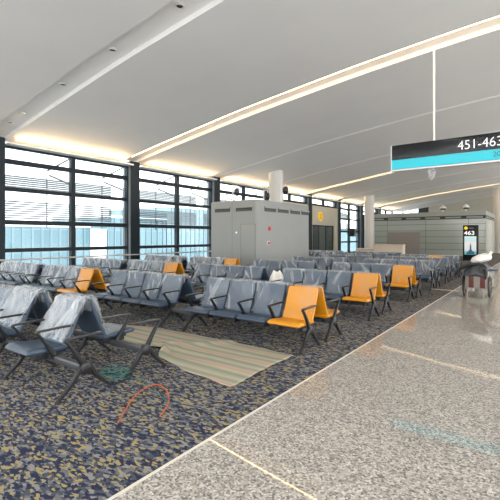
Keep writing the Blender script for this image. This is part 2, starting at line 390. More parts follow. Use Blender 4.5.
# ------------------------------------------------------------------ setting: window wall
TR = [0.12, 1.10, 2.05, 3.16, 4.09, 4.60]
def pier(y):
    return MB().box(WX-0.25, WX+0.30, y-0.22, y+0.22, 0, cz(WX+0.3)+0.02, 0.01)
for k, y in enumerate(YK[:-1]):
    if y < Y_END: struct('trim_pier', pier(y), M['pier'], True)
    struct('trim_pier_edge', MB().box(WX+0.28, WX+0.32, y-0.23, y+0.23, 0, cz(WX+0.3)), M['frame'])
SOLID = 5   # bay 5 (21.55..26.77) and 6 (26.77..31.99)
n = 0
for k in range(len(YK)-1):
    y0, y1 = YK[k]+0.22, YK[k+1]-0.22
    n += 1
    root = bpy.data.objects.new(f'window_{n}', None); C.objects.link(root); root['kind'] = 'structure'; root.location = (WX, (y0+y1)/2, 0)
    L = (y1-y0)/2; solid = k in (5, 6)
    ym = [-L, 0.0, L]
    zs = TR if not solid else [4.09, 4.60]
    fr = MB()
    for z in zs:
        h = 0.065 if z not in (2.05, 4.09) else 0.08
        fr.box(-0.06, 0.10, -L, L, z-h, z+h, 0.008, 1)
    obj('transom', fr, M['frame'], root, False)
    mu = MB()
    for y in ym:
        hw = 0.085 if y == 0 else 0.05
        mu.box(-0.07, 0.12, y-hw, y+hw, zs[0]-0.1 if solid else 0, 4.66, 0.008, 1)
    obj('mullion', mu, M['frame'], root, False)
    for a, b in zip(ym, ym[1:]):
        for z0, z1 in zip(zs, zs[1:]):
            obj('pane', MB().box(-0.006, 0.006, a+0.04, b-0.04, z0+0.04, z1-0.04), M['glass'], root, False)
    # head ledge and cove lamp
    struct('trim_ledge', MB().box(WX-0.02, WX+0.50, y0, y1, 4.595, 4.615).box(WX+0.485, WX+0.50, y0, y1, 4.615, 4.65), M['white_paint'])
    bay = ('first','second','third','fourth','fifth','sixth','seventh','eighth','ninth','tenth','eleventh')[k]
    lm = obj('cove_light', MB().box(-0.04, 0.04, -(y1-y0)/2+0.35, (y1-y0)/2-0.35, -0.012, 0.002), M['cove_warm'], None, False)
    al = bpy.data.lights.new('cove_lamp', 'AREA'); al.shape = 'RECTANGLE'; al.size = 0.05; al.size_y = y1-y0-0.7; al.energy = 12; al.color = (1.0,0.70,0.38); al.spread = math.radians(100)
    lo = bpy.data.objects.new('cove_lamp', al); C.objects.link(lo); lo.location = (-0.09, 0, 0.012); lo.parent = lm
    lm.location = (WX+0.40, (y0+y1)/2, 4.628); lo.rotation_euler = (0, -math.radians(112), 0)
    tag(lm, f'warm cove light strip on the ledge over the {bay} window bay', 'cove light', 'cove lights above the windows')
# opening vents with thicker sash in the lower row (visible in the bays)
# solid wall with dark glazed door in bays 5,6
struct('wall_left', MB().box(WX-0.1, WX+0.2, YK[5]+0.2, YK[6]-0.2, 0, 4.0), M['stonewall'])
struct('wall_left', MB().box(WX-0.1, WX+0.2, YK[6]+0.22, YK[6]+0.5, 0, 4.0).box(WX-0.1, WX+0.2, YK[7]-0.9, YK[7]-0.2, 0, 4.0).box(WX-0.1, WX+0.2, YK[6]+0.5, YK[7]-0.9, 2.5, 4.0), M['stonewall'])
dr = bpy.data.objects.new('door_1', None); C.objects.link(dr); dr['kind'] = 'structure'; dr.location = (WX+0.05, YK[6]+0.5, 0)
W = YK[7]-0.9-YK[6]-0.5
obj('door_glass', MB().box(-0.02, 0.02, 0.05, W-0.05, 0.05, 2.44), M['darkglass'], dr, False)
fm = MB()
for y in (0.03, W*0.33, W*0.66, W-0.03): fm.box(-0.05, 0.06, y-0.03, y+0.03, 0, 2.5)
fm.box(-0.05, 0.06, 0, W, 2.42, 2.5)
obj('door_frame', fm, M['frame'], dr, False)

# handrail along the windows
hr = thing('handrail', 'thin grey handrail on posts running along the foot of the window wall', 'handrail', (WX+0.42, 0, 0))
obj('rail', MB().tube([(0,-4,0.80),(0,21,0.80)], 0.028), M['alu'], hr)
for i in range(10):
    obj('post', MB().tube([(0,-3.5+2.61*i,0.0),(0,-3.5+2.61*i,0.79)], 0.02), M['alu'], hr)

# other walls
struct('wall_back', MB().box(WX, X_R, Y_END, Y_END+0.3, 0, 4.2).box(-12.5, X_R, Y_END, Y_END+0.3, 4.2, 7.0).box(WX,-14.3,Y_END,Y_END+0.3,4.2,5.4), M['stonewall'])
bw = bpy.data.objects.new('window_20', None); C.objects.link(bw); bw['kind'] = 'structure'; bw.location = (0, Y_END+0.15, 0)
obj('pane', MB().box(-14.3, -12.5, -0.01, 0.01, 4.2, 5.3), M['glass'], bw, False)
obj('frame', MB().box(-14.3, -12.5, -0.04, 0.04, 4.2, 4.27).box(-13.45,-13.37,-0.04,0.04,4.2,5.3), M['frame'], bw, False)
struct('trim_panel', MB().box(-12.5, -11.3, Y_END-0.06, Y_END, 4.1, 5.3), M['dark'])

# round columns
for (x, y, r) in ((-12.0, 18.94, 0.40), (-12.2, 34.5, 0.42), (-3.25, 45.6, 0.6)):
    struct('round_column', MB().lathe([(r,0),(r,cz(x)+0.12)], x, y, 40), M['column'], True)

# ------------------------------------------------------------------ outside
struct('apron', MB().box(-120, WX-1, -80, 160, -8.2, -8.0), M['apron'])
def tower(label, x0, x1, y0, y1, z1, extra=True):
    t = thing('terminal_building', label, 'building', ((x0+x1)/2, (y0+y1)/2, -8))
    a, b = (x1-x0)/2, (y1-y0)/2
    obj('curtain_wall', MB().box(-a, a, -b, b, 0, z1+8), M['facade'], t, False)
    obj('parapet', MB().box(-a-0.1, a+0.1, -b-0.1, b+0.1, z1+8, z1+8.35), M['slab_white'], t, False)
    mb = MB(); y = -b
    while y < b:
        mb.box(a, a+0.12, y-0.04, y+0.04, 0, z1+8); y += 1.05
    obj('fin', mb, M['fin'], t, False)
    return t
tower('low pale blue glass terminal wing outside the first window bay', -60, -46, -15, 28.8, 2.7)
tower('taller blue glass terminal wing beyond the white slab outside', -60, -46, 31.4, 41.5, 4.1)
tower('tallest blue glass terminal wing outside the second window bay', -62, -47, 42.5, 80, 6.2)
tower('distant blue glass wing beyond the far window bays', -110, -85, 100, 230, 6.0)
sl = thing('white_stair_core', 'plain white slab between the two blue glass wings outside', 'building', (-52, 30.1, -8))
obj('core_wall', MB().box(-6, 6, -1.15, 1.15, 0, 10.4), M['slab_white'], sl, False)
obj('core_cap', MB().box(-6.05, 6.05, -1.2, 1.2, 10.4, 10.6), M['alu'], sl, False)
# sun-shade louvres with white brackets outside each bay
for k in range(0, 8):
    if k in (5,): continue
    y0, y1 = YK[k]+0.3, YK[k+1]-0.3
    bay = ('first','second','third','fourth','fifth','sixth','seventh','eighth')[k]
    t = thing('sun_louvre', f'grey slatted sun louvre on white brackets outside the {bay} window bay', 'sun louvre', (WX-1.0, (y0+y1)/2, 0), 0, 'sun louvres outside the windows')
    Lh = (y1-y0)/2
    zz = [3.28+0.075*i for i in range(7)] + [2.22+0.085*i for i in range(8)]
    for z in zz: obj('slat', MB().box(-0.05, 0.05, -Lh, Lh, z, z+0.052), M['louvre'], t, False)
    for y in (-0.45, Lh-0.45):
        obj('bracket', MB().tube([(0,y,1.9),(0,y,4.05)], 0.025).tube([(0,y+0.1,3.95),(0.85,y+0.40,3.6)], 0.04).tube([(0,y,4.1),(0.85,y+0.45,4.55)], 0.035), M['bracket'], t)

# ------------------------------------------------------------------ benches
P = 0.545
def seat_mesh(name, m):
    prof = [(-0.295,0.352),(-0.288,0.378),(-0.262,0.395),(-0.21,0.402),(-0.10,0.392),(0.02,0.378),(0.12,0.370),(0.165,0.372),(0.178,0.352),(0.165,0.325),
            (0.10,0.315),(-0.05,0.322),(-0.20,0.330),(-0.268,0.332)]
    cy = sum(p[0] for p in prof)/len(prof); czz = 0.358
    mb = MB(); rings = []
    xs = [-0.25,-0.246,-0.235,-0.215,-0.15,-0.07,0,0.07,0.15,0.215,0.235,0.246,0.25]
    for x in xs:
        e = abs(x)/0.25; k = 1.0 if e < 0.86 else math.sqrt(max(0.0, 1-((e-0.86)/0.14)**2))
        kz = 0.35+0.65*k; ky = 0.955+0.045*k
        dish = -0.008*(1-(x/0.25)**2)
        rings.append([(x, cy+(p[0]-cy)*ky, czz+(p[1]-czz)*kz + (dish if p[1] > 0.36 else 0)) for p in prof])
    return mb.rings(rings).mesh(name, m)
def back_mesh(name, m):
    mb = MB(); rings = []
    n = 13
    for i in range(n):
        t = i/(n-1)
        y = 0.135+0.19*t+0.012*math.sin(PI*t); z = 0.35+0.465*t
        hw = 0.247*(1 if t < 0.85 else 1-0.05*((t-0.85)/0.15)**2)
        th = 0.036 if 0 < i < n-1 else 0.024
        ring = []
        xs = [-1,-0.97,-0.85,-0.5,0,0.5,0.85,0.97,1]
        for s in xs: ring.append((hw*s, y-0.010*abs(s)**3-(th*0.5 if abs(s)<0.99 else 0), z))
        for s in reversed(xs): ring.append((hw*s, y-0.010*abs(s)**3+(th*0.5 if abs(s)<0.99 else 0.004), z-0.006))
        rings.append(ring)
    return mb.rings(rings).mesh(name, m)
def film_mesh(name, m, seed, loose=1.0):
    path = []
    for i in range(15):
        t = i/14; path.append((0.135+0.19*t+0.012*math.sin(PI*t)-0.036, 0.395+0.430*t, -1))
    path += [(0.315,0.838,-1),(0.338,0.843,0),(0.362,0.836,1)]
    for i in range(1,6):
        t = 1-i*0.06; path.append((0.135+0.19*t+0.012*math.sin(PI*t)+0.031, 0.355+0.465*t, 1))
    nu = 21; mb = MB(); rings = []
    for i, (y, z, sd) in enumerate(path):
        ring = []
        for j in range(nu):
            s = -1+2*j/(nu-1)
            hw = 0.256
            q = Vector((s*2.1+seed*7.3, i*0.16+seed*3.1, seed))
            nz = (1-abs(noise.noise(Vector((s*1.5+i*0.10+seed*7.3, i*0.12-s*0.9+seed*3.1, seed)))*2.2))**2*0.75+0.35*noise.noise(q*1.6)
            nz2 = noise.noise(Vector((s*5+i*0.25+seed, seed*2.2, 4.0)))
            d = (0.016*max(0,nz)+0.005*max(0,nz2))*loose
            if sd == -1: yy, zz = y-d*0.9-0.010*abs(s)**3, z+d*0.4
            elif sd == 0: yy, zz = y, z+d*0.8
            else: yy, zz = min(y+d*0.15, 0.378), z
            if i == 0: zz += 0.02*nz
            ring.append((s*hw, yy, zz))
        rings.append(ring)
    return mb.rings(rings, cap=False, closed=False).mesh(name, m)
def smooth_path(pts, n=4):
    out = []
    for i in range(len(pts)-1):
        p0 = Vector(pts[max(i-1,0)]); p1 = Vector(pts[i]); p2 = Vector(pts[i+1]); p3 = Vector(pts[min(i+2,len(pts)-1)])
        for j in range(n):
            t = j/n
            out.append(0.5*((2*p1)+(-p0+p2)*t+(2*p0-5*p1+4*p2-p3)*t*t+(-p0+3*p1-3*p2+p3)*t*t*t))
    out.append(Vector(pts[-1])); return out
def arm_mesh():
    pts = [(0.0,0.25),(-0.04,0.33),(-0.11,0.44),(-0.175,0.53),(-0.205,0.563),(-0.185,0.575),(-0.10,0.578),(0.03,0.580),(0.19,0.582)]
    p = smooth_path(pts, 4); n = len(p)
    wid = [0.04+0.012*min(1,i/n*1.2) for i in range(n)]
    thk = []
    for i in range(n):
        t = i/(n-1); thk.append(0.075-0.05*min(1,t/0.35) if t < 0.5 else 0.024)
    thk[-1] = 0.012; wid[-1] *= 0.6
    return MB().sweep([(a[0], a[1]) for a in p], wid, thk).mesh('armrest', M['arm'])
def leg_mesh(s):
    pts = [(0.0,0.285),(s*0.06,0.25),(s*0.13,0.155),(s*0.20,0.085),(s*0.275,0.022)]
    p = smooth_path(pts, 4); n = len(p)
    return MB().sweep([(a[0], a[1]) for a in p], [0.05-0.014*i/(n-1) for i in range(n)], [0.075-0.045*(i/(n-1))**0.7 for i in range(n)]).mesh('leg', M['leg'])
def foot_mesh(s):
    return MB().lathe([(0.030,0.0),(0.032,0.008),(0.024,0.02),(0.012,0.03)], 0, s*0.272, 16).mesh('foot', M['foot'])
def hub_mesh():
    mb = MB(); prof = []
    for k in range(20):
        a = 2*PI*k/20; c, d = math.cos(a), math.sin(a)
        prof.append((0.055*math.copysign(abs(c)**0.7, c), 0.262+0.06*math.copysign(abs(d)**0.7, d)))
    mb.rings([[(x, cy*k, 0.262+(z-0.262)*k) for cy, z in prof] for x, k in ((-0.03,0.85),(-0.024,1),(0.024,1),(0.03,0.85))])
    return mb.mesh('hub', M['leg'])
def cap_mesh():
    return MB().box(0.026, 0.034, -0.022, 0.022, 0.235, 0.29, 0.006).mesh('hub_cap', M['foot'])
def pan_mesh():
    return MB().box(-0.20, 0.20, -0.20, 0.15, 0.292, 0.326, 0.012).box(-0.17,-0.12,-0.19,0.10,0.245,0.30,0.01).box(0.12,0.17,-0.19,0.10,0.245,0.30,0.01).mesh('seat_pan', M['pan'])
ME = dict(G=seat_mesh('seat', M['grey_seat']), O=seat_mesh('seat', M['orange_seat']), BG=back_mesh('backrest', M['grey_seat']), BO=back_mesh('backrest', M['orange_seat']),
          arm=arm_mesh(), legf=leg_mesh(-1), legr=leg_mesh(1), footf=foot_mesh(-1), footr=foot_mesh(1), hub=hub_mesh(), cap=cap_mesh(), pan=pan_mesh())
HZ = 1.7
FILM = {'G': [film_mesh('plastic_cover', M['film'], s) for s in range(6)],
        'H': [film_mesh('plastic_cover', M['film_backlit'], 10+s, HZ) for s in range(5)],
        'O': [film_mesh('plastic_cover', M['film_orange'], 20+s) for s in range(3)]}
BEAM = {}
def beam_mesh(x0, x1):
    k = (round(x0,3), round(x1,3))
    if k not in BEAM: BEAM[k] = MB().box(x0, x1, -0.035, 0.035, 0.222, 0.296, 0.01).mesh('beam', M['beam'])
    return BEAM[k]
def bench(label, xr, yh, slots, back=False, legs=None, backlit=False, link=False):
    """slots are read from the window side to the walkway side; back=True faces away from the camera"""
    L = len(slots)*P; n = len(slots)
    legs = legs if legs is not None else [0, n]
    if back:
        slots = slots[::-1]; legs = [n-b for b in legs]
        t = thing('seating_bench', label, 'bench', (xr, yh, 0), PI, 'rows of airport seating benches')
    else:
        t = thing('seating_bench', label, 'bench', (xr-L, yh, 0), 0, 'rows of airport seating benches')
    x1 = L + (P-0.05 if link and not back else 0); x0 = -(P-0.05 if link and back else 0)
    put('beam', beam_mesh(x0+0.01, x1-0.01), t)
    for i, s in enumerate(slots):
        if s == '-': continue
        x = (i+0.5)*P
        st = put('seat', ME[s], t, (x,0,0)); put('seat_pan', ME['pan'], st)
        bk = put('backrest', ME['B'+s], t, (x,0,0))
        fl = random.choice(FILM['O' if s == 'O' else 'H' if backlit else 'G'])
        put('plastic_cover', fl, bk)
    for b in range(n+1): put('armrest', ME['arm'], t, (b*P,0,0))
    for b in legs:
        h = put('hub', ME['hub'], t, (b*P,0,0)); put('hub_cap', ME['cap'], h)
        a = put('leg', ME['legf'], t, (b*P,0,0)); put('foot', ME['footf'], a)
        a = put('leg', ME['legr'], t, (b*P,0,0)); put('foot', ME['footr'], a)
    return t
HUB = 0.385
ROWS = [2.61, 5.33, 7.93, 10.6, 13.0, 15.2, 17.26, 19.4]
ORD = ['first','second','third','fourth','fifth','sixth','seventh','eighth']
COLX = [-2.58, -5.32, -8.2, -10.7]
COLN = ['beside the stone walkway','second block from the walkway','third block from the walkway','block by the windows']
def pair(r, c, slots, **k):
    o = 'O' in slots
    d = 'grey bench with orange end seat' if slots.endswith('O') else 'grey bench with orange inner seat' if o else 'all-grey bench'
    for bk in (False, True):
        lab = f"{d} facing {'away' if bk else 'camera'}, {ORD[r]} row, {COLN[c]}"
        bench(lab, COLX[c], ROWS[r]+(HUB if bk else -HUB), slots, bk, backlit=(c >= 2), **k)
bench('grey bench facing camera with an empty end place, beside the orange cable', -3.63, 2.61-HUB, 'GGGG-G-', False, [0,4,5,7], True)
bench('grey bench facing away with an empty end place, beside the striped cloth', -3.66, 2.61+HUB, 'GGGG-G-', True, [0,4,5,7], True)
for r in (1,2,3):
    pair(r, 0, 'GGGO'); pair(r, 1, 'GGGG', link=(r == 1)); pair(r, 2, 'GGGO'); pair(r, 3, 'GGGG')
for r in (4,5): pair(r, 0, 'GGGG'); pair(r, 1, 'GGGG')
pair(6, 0, 'GGOG'); pair(6, 1, 'GGGG'); pair(6, 2, 'GGGG'); pair(7, 1, 'GGGG'); pair(7, 2, 'GGGG')

# loose film sheets thrown over the back-to-back tops of the first row
def sheet(label, x0, x1, seed):
    yc = 2.61; path = []
    for i in range(9): t = i/8; path.append((yc-0.30+0.26*t-0.02, 0.46+0.39*t))
    path += [(yc-0.02, 0.872), (yc+0.03, 0.872), (yc+0.06, 0.845), (yc+0.085, 0.79), (yc+0.105, 0.735), (yc+0.125, 0.69)]
    mb = MB(); rr = []
    for i in range(23):
        u = i/22; x = x0+(x1-x0)*u; ring = []
        for j, (y, z) in enumerate(path):
            q = Vector((x*2.6+seed, j*0.25, seed)); nz = noise.noise(q)+0.3*noise.noise(q*2.0)
            top = max(0, 1-abs(j-9.5)/4)
            fr = -1 if j < 9 else 1
            lo_ = 0.10*max(0, noise.noise(Vector((x*4, seed, 3)))) if j < 4 else 0
            ring.append((x+0.012*nz, y+fr*0.022*abs(nz), z+top*(0.012+0.028*max(0, nz))+lo_*(4-j)/4))
        rr.append(ring)
    o = obj('plastic_sheet', mb.rings(rr, cap=False, closed=False), M['film_sheet'])
    tag(o, label, 'plastic sheet', 'loose plastic sheets over the first row')
sheet('loose clear plastic sheet over the single end seat beside the teal cable coil', -4.74, -4.13, 3.0)
sheet('loose clear plastic sheet over the paired seats further in along first row', -5.86, -5.22, 11.0)

# ------------------------------------------------------------------ equipment kiosk
KX0, KX1, KY0, KY1, KZ = -10.95, -8.6, 12.24, 16.45, 2.97
kk = thing('equipment_kiosk', 'large pale grey metal equipment kiosk standing between the seats and windows', 'kiosk', ((KX0+KX1)/2, (KY0+KY1)/2, 0))
ka, kb = (KX1-KX0)/2, (KY1-KY0)/2
bm = bmesh.new(); bmesh.ops.create_cube(bm, size=1)
for v in bm.verts: v.co = Vector((v.co.x*2*ka, v.co.y*2*kb, (v.co.z+0.5)*KZ))
ve = [e for e in bm.edges if abs(e.verts[0].co.z-e.verts[1].co.z) > 0.1]
bmesh.ops.bevel(bm, geom=ve, offset=0.14, segments=8, affect='EDGES', profile=0.5)
te = [e for e in bm.edges if all(v.co.z > KZ-0.01 for v in e.verts)]
bmesh.ops.bevel(bm, geom=te, offset=0.03, segments=2, affect='EDGES')
bm.verts.index_update(); mb = MB().add([v.co for v in bm.verts], [[v.index for v in f.verts] for f in bm.faces]); bm.free()
obj('body', mb, M['kiosk'], kk)
obj('plinth', MB().box(-ka-0.015, ka+0.015, -kb-0.015, kb+0.015, 0, 0.12, 0.01), M['dark'], kk)
def vent(x0, x1, front):
    fr = MB(); sl = MB(); h = MB()
    z0, z1 = 2.54, 2.72
    def bx(m, a, b, d0, d1, e, f):
        if front: m.box(a, b, -kb-d1, -kb-d0, e, f, 0.004, 1)
        else: m.box(ka+d0, ka+d1, a, b, e, f, 0.004, 1)
    bx(fr, x0, x1, -0.01, 0.012, z0, z1)
    o = obj('vent', fr, M['dark'], kk, False)
    bx(h, x0-0.02, x1+0.02, 0.0, 0.05, z1-0.05, z1+0.01); obj('hood', h, M['kiosk'], o, False)
    for i in range(3): bx(sl, x0+0.02, x1-0.02, 0.005, 0.02, z0+0.015+i*0.03, z0+0.027+i*0.03)
    obj('slat', sl, M['kiosk_line'], o, False)
def kfx(px): return ray(px, 220, Y=KY0).x-(KX0+KX1)/2
def kfy(px): return ray(px, 220, X=KX1).y-(KY0+KY1)/2
for a, b in ((215,230),(236,252)): vent(kfx(a), kfx(b), True)
for a, b in ((264.5,276),(278,288.5),(290.5,300),(301.5,308.5)): vent(kfy(a), kfy(b), False)
# hatch and joints
hx0, hx1, hz1 = kfx(241), kfx(255), ray(241, 224.5, Y=KY0).z
obj('hatch', MB().box(hx0, hx1, -kb-0.008, -kb+0.01, 0.25, hz1, 0.004), M['kiosk'], kk)
jm = MB()
for a in (hx0-0.012, hx1): jm.box(a, a+0.012, -kb-0.010, -kb+0.01, 0.25, hz1+0.012)
jm.box(hx0, hx1, -kb-0.010, -kb+0.01, hz1, hz1+0.012)
jm.box(kfx(232), kfx(232)+0.012, -kb-0.003, -kb+0.01, 0.12, KZ-0.05)
for y in (-kb+0.95, -kb+1.95, -kb+2.95): pass
obj('panel_joint', jm, M['kiosk_line'], kk, False)
p = ray(236.5, 232.5, Y=KY0); lx = p.x-(KX0+KX1)/2
obj('lock', MB().tube([(lx,-kb+0.01,p.z),(lx,-kb-0.02,p.z)], 0.035, 14), M['signwhite'], kk)
for px, py in ((269.5,228.5),(268.5,243)):
    p = ray(px, py, X=KX1); ly = p.y-(KY0+KY1)/2
    b = obj('alarm_plate', MB().box(ka-0.005, ka+0.015, ly-0.09, ly+0.09, p.z-0.08, p.z+0.08, 0.008), M['alu'] if py > 235 else M['red'], kk)
    obj('alarm_button', MB().box(ka+0.01, ka+0.04, ly-0.055, ly+0.055, p.z-0.05, p.z+0.05, 0.012), M['red'], b)
# dome cameras on poles on the kiosk roof
def dome_cam(label, x, y, zb, zt, r=0.11):
    t = thing('dome_camera', label, 'security camera', (x, y, zb), 0, 'dome cameras on poles')
    h = zt-zb
    obj('pole', MB().tube([(0,0,0),(0,0,h+0.35)], 0.03), M['white_paint'], t)
    obj('arm', MB().tube([(0,0,h+0.3),(0.22,0,h+0.3),(0.22,0,h+0.16)], 0.022), M['white_paint'], t)
    obj('housing', MB().lathe([(0.02,h+0.2),(r*0.8,h+0.16),(r,h+0.05),(r*1.02,h)], 0.22, 0), M['pan'], t)
    obj('dome', MB().lathe([(r*0.95,h),(r*0.88,h-0.06),(r*0.6,h-0.12),(0.02,h-0.15)], 0.22, 0), M['black'], t)
dome_cam('black dome camera on a pole over the two-vent face of the kiosk', -10.6, 13.3, KZ, 3.42)
dome_cam('black dome camera on a pole over the four-vent face of the kiosk', -9.0, 14.6, KZ, 3.5, 0.13)
dome_cam('black dome camera on a pole over the kiosk roof, between two others', -10.5, 15.5, KZ, 3.42, 0.09)

# ------------------------------------------------------------------ hanging gate sign
SY = 11.2
p0 = ray(392.5, 145.2, Y=SY); p1 = ray(392.5, 170.4, Y=SY); sx0 = p0.x; SZ0 = 3.37; SZ1 = 4.04
SXR = 2.4
sg = thing('hanging_sign', 'black and cyan hanging gate sign reading 451-463 above the walkway', 'sign', (sx0, SY, SZ0))
W = SXR-sx0; H = SZ1-SZ0
obj('sign_box', MB().box(0, W, -0.08, 0.08, 0.0, H, 0.01), M['signblack'], sg)
obj('cyan_band', MB().box(0.004, W-0.004, -0.086, 0.086, 0.02, H*0.40, 0.003), M['cyan'], sg, False)
obj('bottom_rail', MB().box(-0.01, W+0.01, -0.09, 0.09, -0.035, 0.012, 0.006), M['alu'], sg, False)
obj('end_cap', MB().box(-0.02, 0.005, -0.088, 0.088, -0.03, H+0.01, 0.004), M['alu'], sg, False)
text('number_text', '451-463', 0.325, M['signwhite'], sg, (ray(458,150,Y=SY).x-sx0, -0.083, H*0.52), bold=-0.003, sx=0.9)
text('band_text', '20', 0.17, M['signink'], sg, (ray(493,155,Y=SY).x-sx0, -0.089, H*0.145))
rx = ray(434, 120, Y=SY).x-sx0
for x in (rx, W-0.9):
    obj('hanger_rod', MB().tube([(x,0,H-0.01),(x,0,czs(sx0+x)-SZ0+0.02)], 0.026, 12), M['white_paint'], sg)
fmb = MB(); rr = []
for i in range(60):
    x = -0.012+(W*0.75)*i/59; ring = []
    for j in range(15):
        z = -0.01+(H+0.0)*j/14
        d = 0.012+0.010*abs(noise.noise(Vector((x*1.5, z*9, 2))))
        ring.append((x, -0.09-d, z))
    rr.append(ring)
obj('protective_film', fmb.rings(rr, cap=False, closed=False), M['film_sign'], sg)
# loose scrap of film hanging under the sign
sc_x = ray(432, 175, Y=SY).x-sx0
smb = MB(); rr = []
for i in range(12):
    t = i/11; ring = []
    for j in range(9):
        u = -1+2*j/8; q = Vector((u*2, t*4, 9))
        ring.append((sc_x+u*0.10*(0.3+0.7*math.sin(PI*min(1,0.15+t*0.9)))+0.03*noise.noise(q), -0.07+0.07*noise.noise(q*1.7+Vector((5,0,0))), -0.02-0.32*t))
    rr.append(ring)
obj('film_scrap', smb.rings(rr, cap=False, closed=False), M['film_backlit'], sg)

# ------------------------------------------------------------------ far block, hoarding, counter, totem, monitor
BX0, BX1, BY0, BY1, BZ = -13.3, -3.5, 36.0, 43.4, 3.62
bl = thing('service_block', 'long green glass-panelled service block with a vent strip under its roof', 'service block', ((BX0+BX1)/2, (BY0+BY1)/2, 0))
a, b = (BX1-BX0)/2, (BY1-BY0)/2
obj('body', MB().box(-a, a, -b, b, 0, BZ-0.62), M['greenpanel'], bl, False)
obj('roof_slab', MB().box(-a, a, -b, b, BZ-0.35, BZ, 0.02), mat('grey_green_slab', (0.30,0.33,0.30), 0.4), bl, False)
obj('vent_recess', MB().box(-a+0.05, a-0.05, -b+0.05, b-0.05, BZ-0.63, BZ-0.34), M['dark'], bl, False)
for i in range(6):
    x = -a+0.7+i*1.55
    v = obj('vent', MB().box(x, x+1.15, -b, -b+0.1, BZ-0.55, BZ-0.42), M['kiosk'], bl, False)
for i in range(4):
    y = -b+0.7+i*1.6
    obj('vent', MB().box(a-0.1, a, y, y+1.1, BZ-0.55, BZ-0.42), M['kiosk'], bl, False)
obj('corner_post', MB().box(-a-0.05, -a+0.25, -b-0.05, -b+0.25, 0, BZ), M['frame'], bl, False)
for px, nm in ((443, 'first'), (466, 'second')):
    x = ray(px, 205, Y=37.0).x
    t = thing('roof_spotlight', f"white spotlight on the service block roof, {'above the grey hoarding side' if nm=='first' else 'above the black gate totem'}", 'spotlight', (x, 37.0, BZ), 0, 'spotlights on the service block roof')
    obj('stem', MB().tube([(0,0,0),(0,0,0.5)], 0.05), M['white_paint'], t)
    obj('head', MB().lathe([(0.05,0.62),(0.14,0.56),(0.26,0.40),(0.28,0.34),(0.10,0.33)], 0, 0), M['white_paint'], t)
    obj('lens', MB().lathe([(0.24,0.345),(0.2,0.26),(0.04,0.22)], 0, 0), M['black'], t)

x0, x1 = ray(388, 240, Y=33).x, ray(420, 240, Y=33).x
hb = thing('grey_hoarding', 'plain dark grey hoarding board standing before the green service block', 'hoarding', ((x0+x1)/2, 33, 0))
obj('board', MB().box((x0-x1)/2, (x1-x0)/2, -0.03, 0.03, 0.03, 1.93), M['hoard'], hb, False)
for s in (-1, 1): obj('foot', MB().box(s*0.9-0.04, s*0.9+0.04, -0.3, 0.35, 0, 0.06).box(s*0.9-0.03,s*0.9+0.03,0.03,0.07,0.03,1.2), M['dark'], hb, False)
x0, x1 = ray(375, 248, Y=30).x, ray(404, 248, Y=30).x
ct = thing('service_counter', 'pale beige service counter in front of the dark grey hoarding', 'counter', ((x0+x1)/2, 30, 0))
obj('cabinet', MB().box((x0-x1)/2, (x1-x0)/2, -0.3, 0.3, 0, 0.96), M['counter'], ct, False)
obj('top', MB().box((x0-x1)/2-0.04, (x1-x0)/2+0.04, -0.36, 0.34, 0.96, 1.0, 0.01), M['counter'], ct, False)
obj('kick_board', MB().box((x0-x1)/2+0.02, (x1-x0)/2-0.02, -0.31, -0.28, 0, 0.1), M['dark'], ct, False)
x0, x1 = ray(358, 250, Y=31).x, ray(376, 250, Y=31).x
c2 = thing('low_counter', 'low pale counter end at the foot of the white round column', 'counter', ((x0+x1)/2, 31, 0))
obj('cabinet', MB().box((x0-x1)/2, (x1-x0)/2, -0.3, 0.3, 0, 0.62), M['counter'], c2, False)
obj('top', MB().box((x0-x1)/2-0.03, (x1-x0)/2+0.03, -0.33, 0.33, 0.62, 0.66, 0.01), M['white_paint'], c2, False)

def mk_poster():
    m = mat('poster', (0.5,0.7,0.72), 0.3, emit=(1,1,1), es=0); nt = NT(m)
    tc = nt.n('ShaderNodeTexCoord'); sp = nt.n('ShaderNodeSeparateXYZ'); nt.l(tc.outputs['Generated'], sp.inputs[0])
    r = ramp(nt, sp.outputs[2], [(0.0,(0.05,0.25,0.32)), (0.14,(0.12,0.40,0.46)), (0.26,(0.52,0.58,0.62)), (0.6,(0.62,0.62,0.64)), (0.8,(0.40,0.60,0.64)), (1.0,(0.50,0.66,0.68))])
    nt.l(r.outputs[0], nt.b.inputs['Base Color']); nt.l(r.outputs[0], nt.b.inputs['Emission Color']); nt.b.inputs['Emission Strength'].default_value = 0.12
    return m
M['poster'] = mk_poster()
TY = 29.5
tx0, tx1 = ray(463.2, 240, Y=TY).x, ray(478.6, 240, Y=TY).x; tw = tx1-tx0; tz = ray(463, 225.3, Y=TY).z
tt = thing('gate_totem', 'black upright gate totem reading 463 with a pale blue poster screen', 'information totem', ((tx0+tx1)/2, TY, 0))
obj('body', MB().box(-tw/2, tw/2, -0.12, 0.12, 0.05, tz, 0.015), M['signblack'], tt)
obj('base', MB().box(-tw/2-0.1, tw/2+0.1, -0.22, 0.22, 0, 0.05, 0.01), M['dark'], tt)
z0, z1 = ray(466, 254.5, Y=TY).z, ray(466, 236.3, Y=TY).z
scn = obj('poster_screen', MB().box(-tw*0.40, tw*0.37, -0.126, -0.10, z0, z1), M['poster'], tt, False)
tm = MB(); hh = z1-z0
tm.rings([[(x*tw, y, z0+z*hh) for x, y in ((-wd,-0.130),(wd,-0.130),(wd,-0.125),(-wd,-0.125))] for z, wd in ((0.03,0.26),(0.14,0.22),(0.22,0.10),(0.30,0.055),(0.50,0.045),(0.56,0.02),(0.66,0.008))])
obj('poster_figure', tm, mat('poster_blue', (0.03,0.12,0.20), 0.4), scn, False)
text('number_text', '463', 0.36, M['signwhite'], tt, (-tw*0.43, -0.122, ray(466, 234.9, Y=TY).z), bold=0.006, sx=1.15)
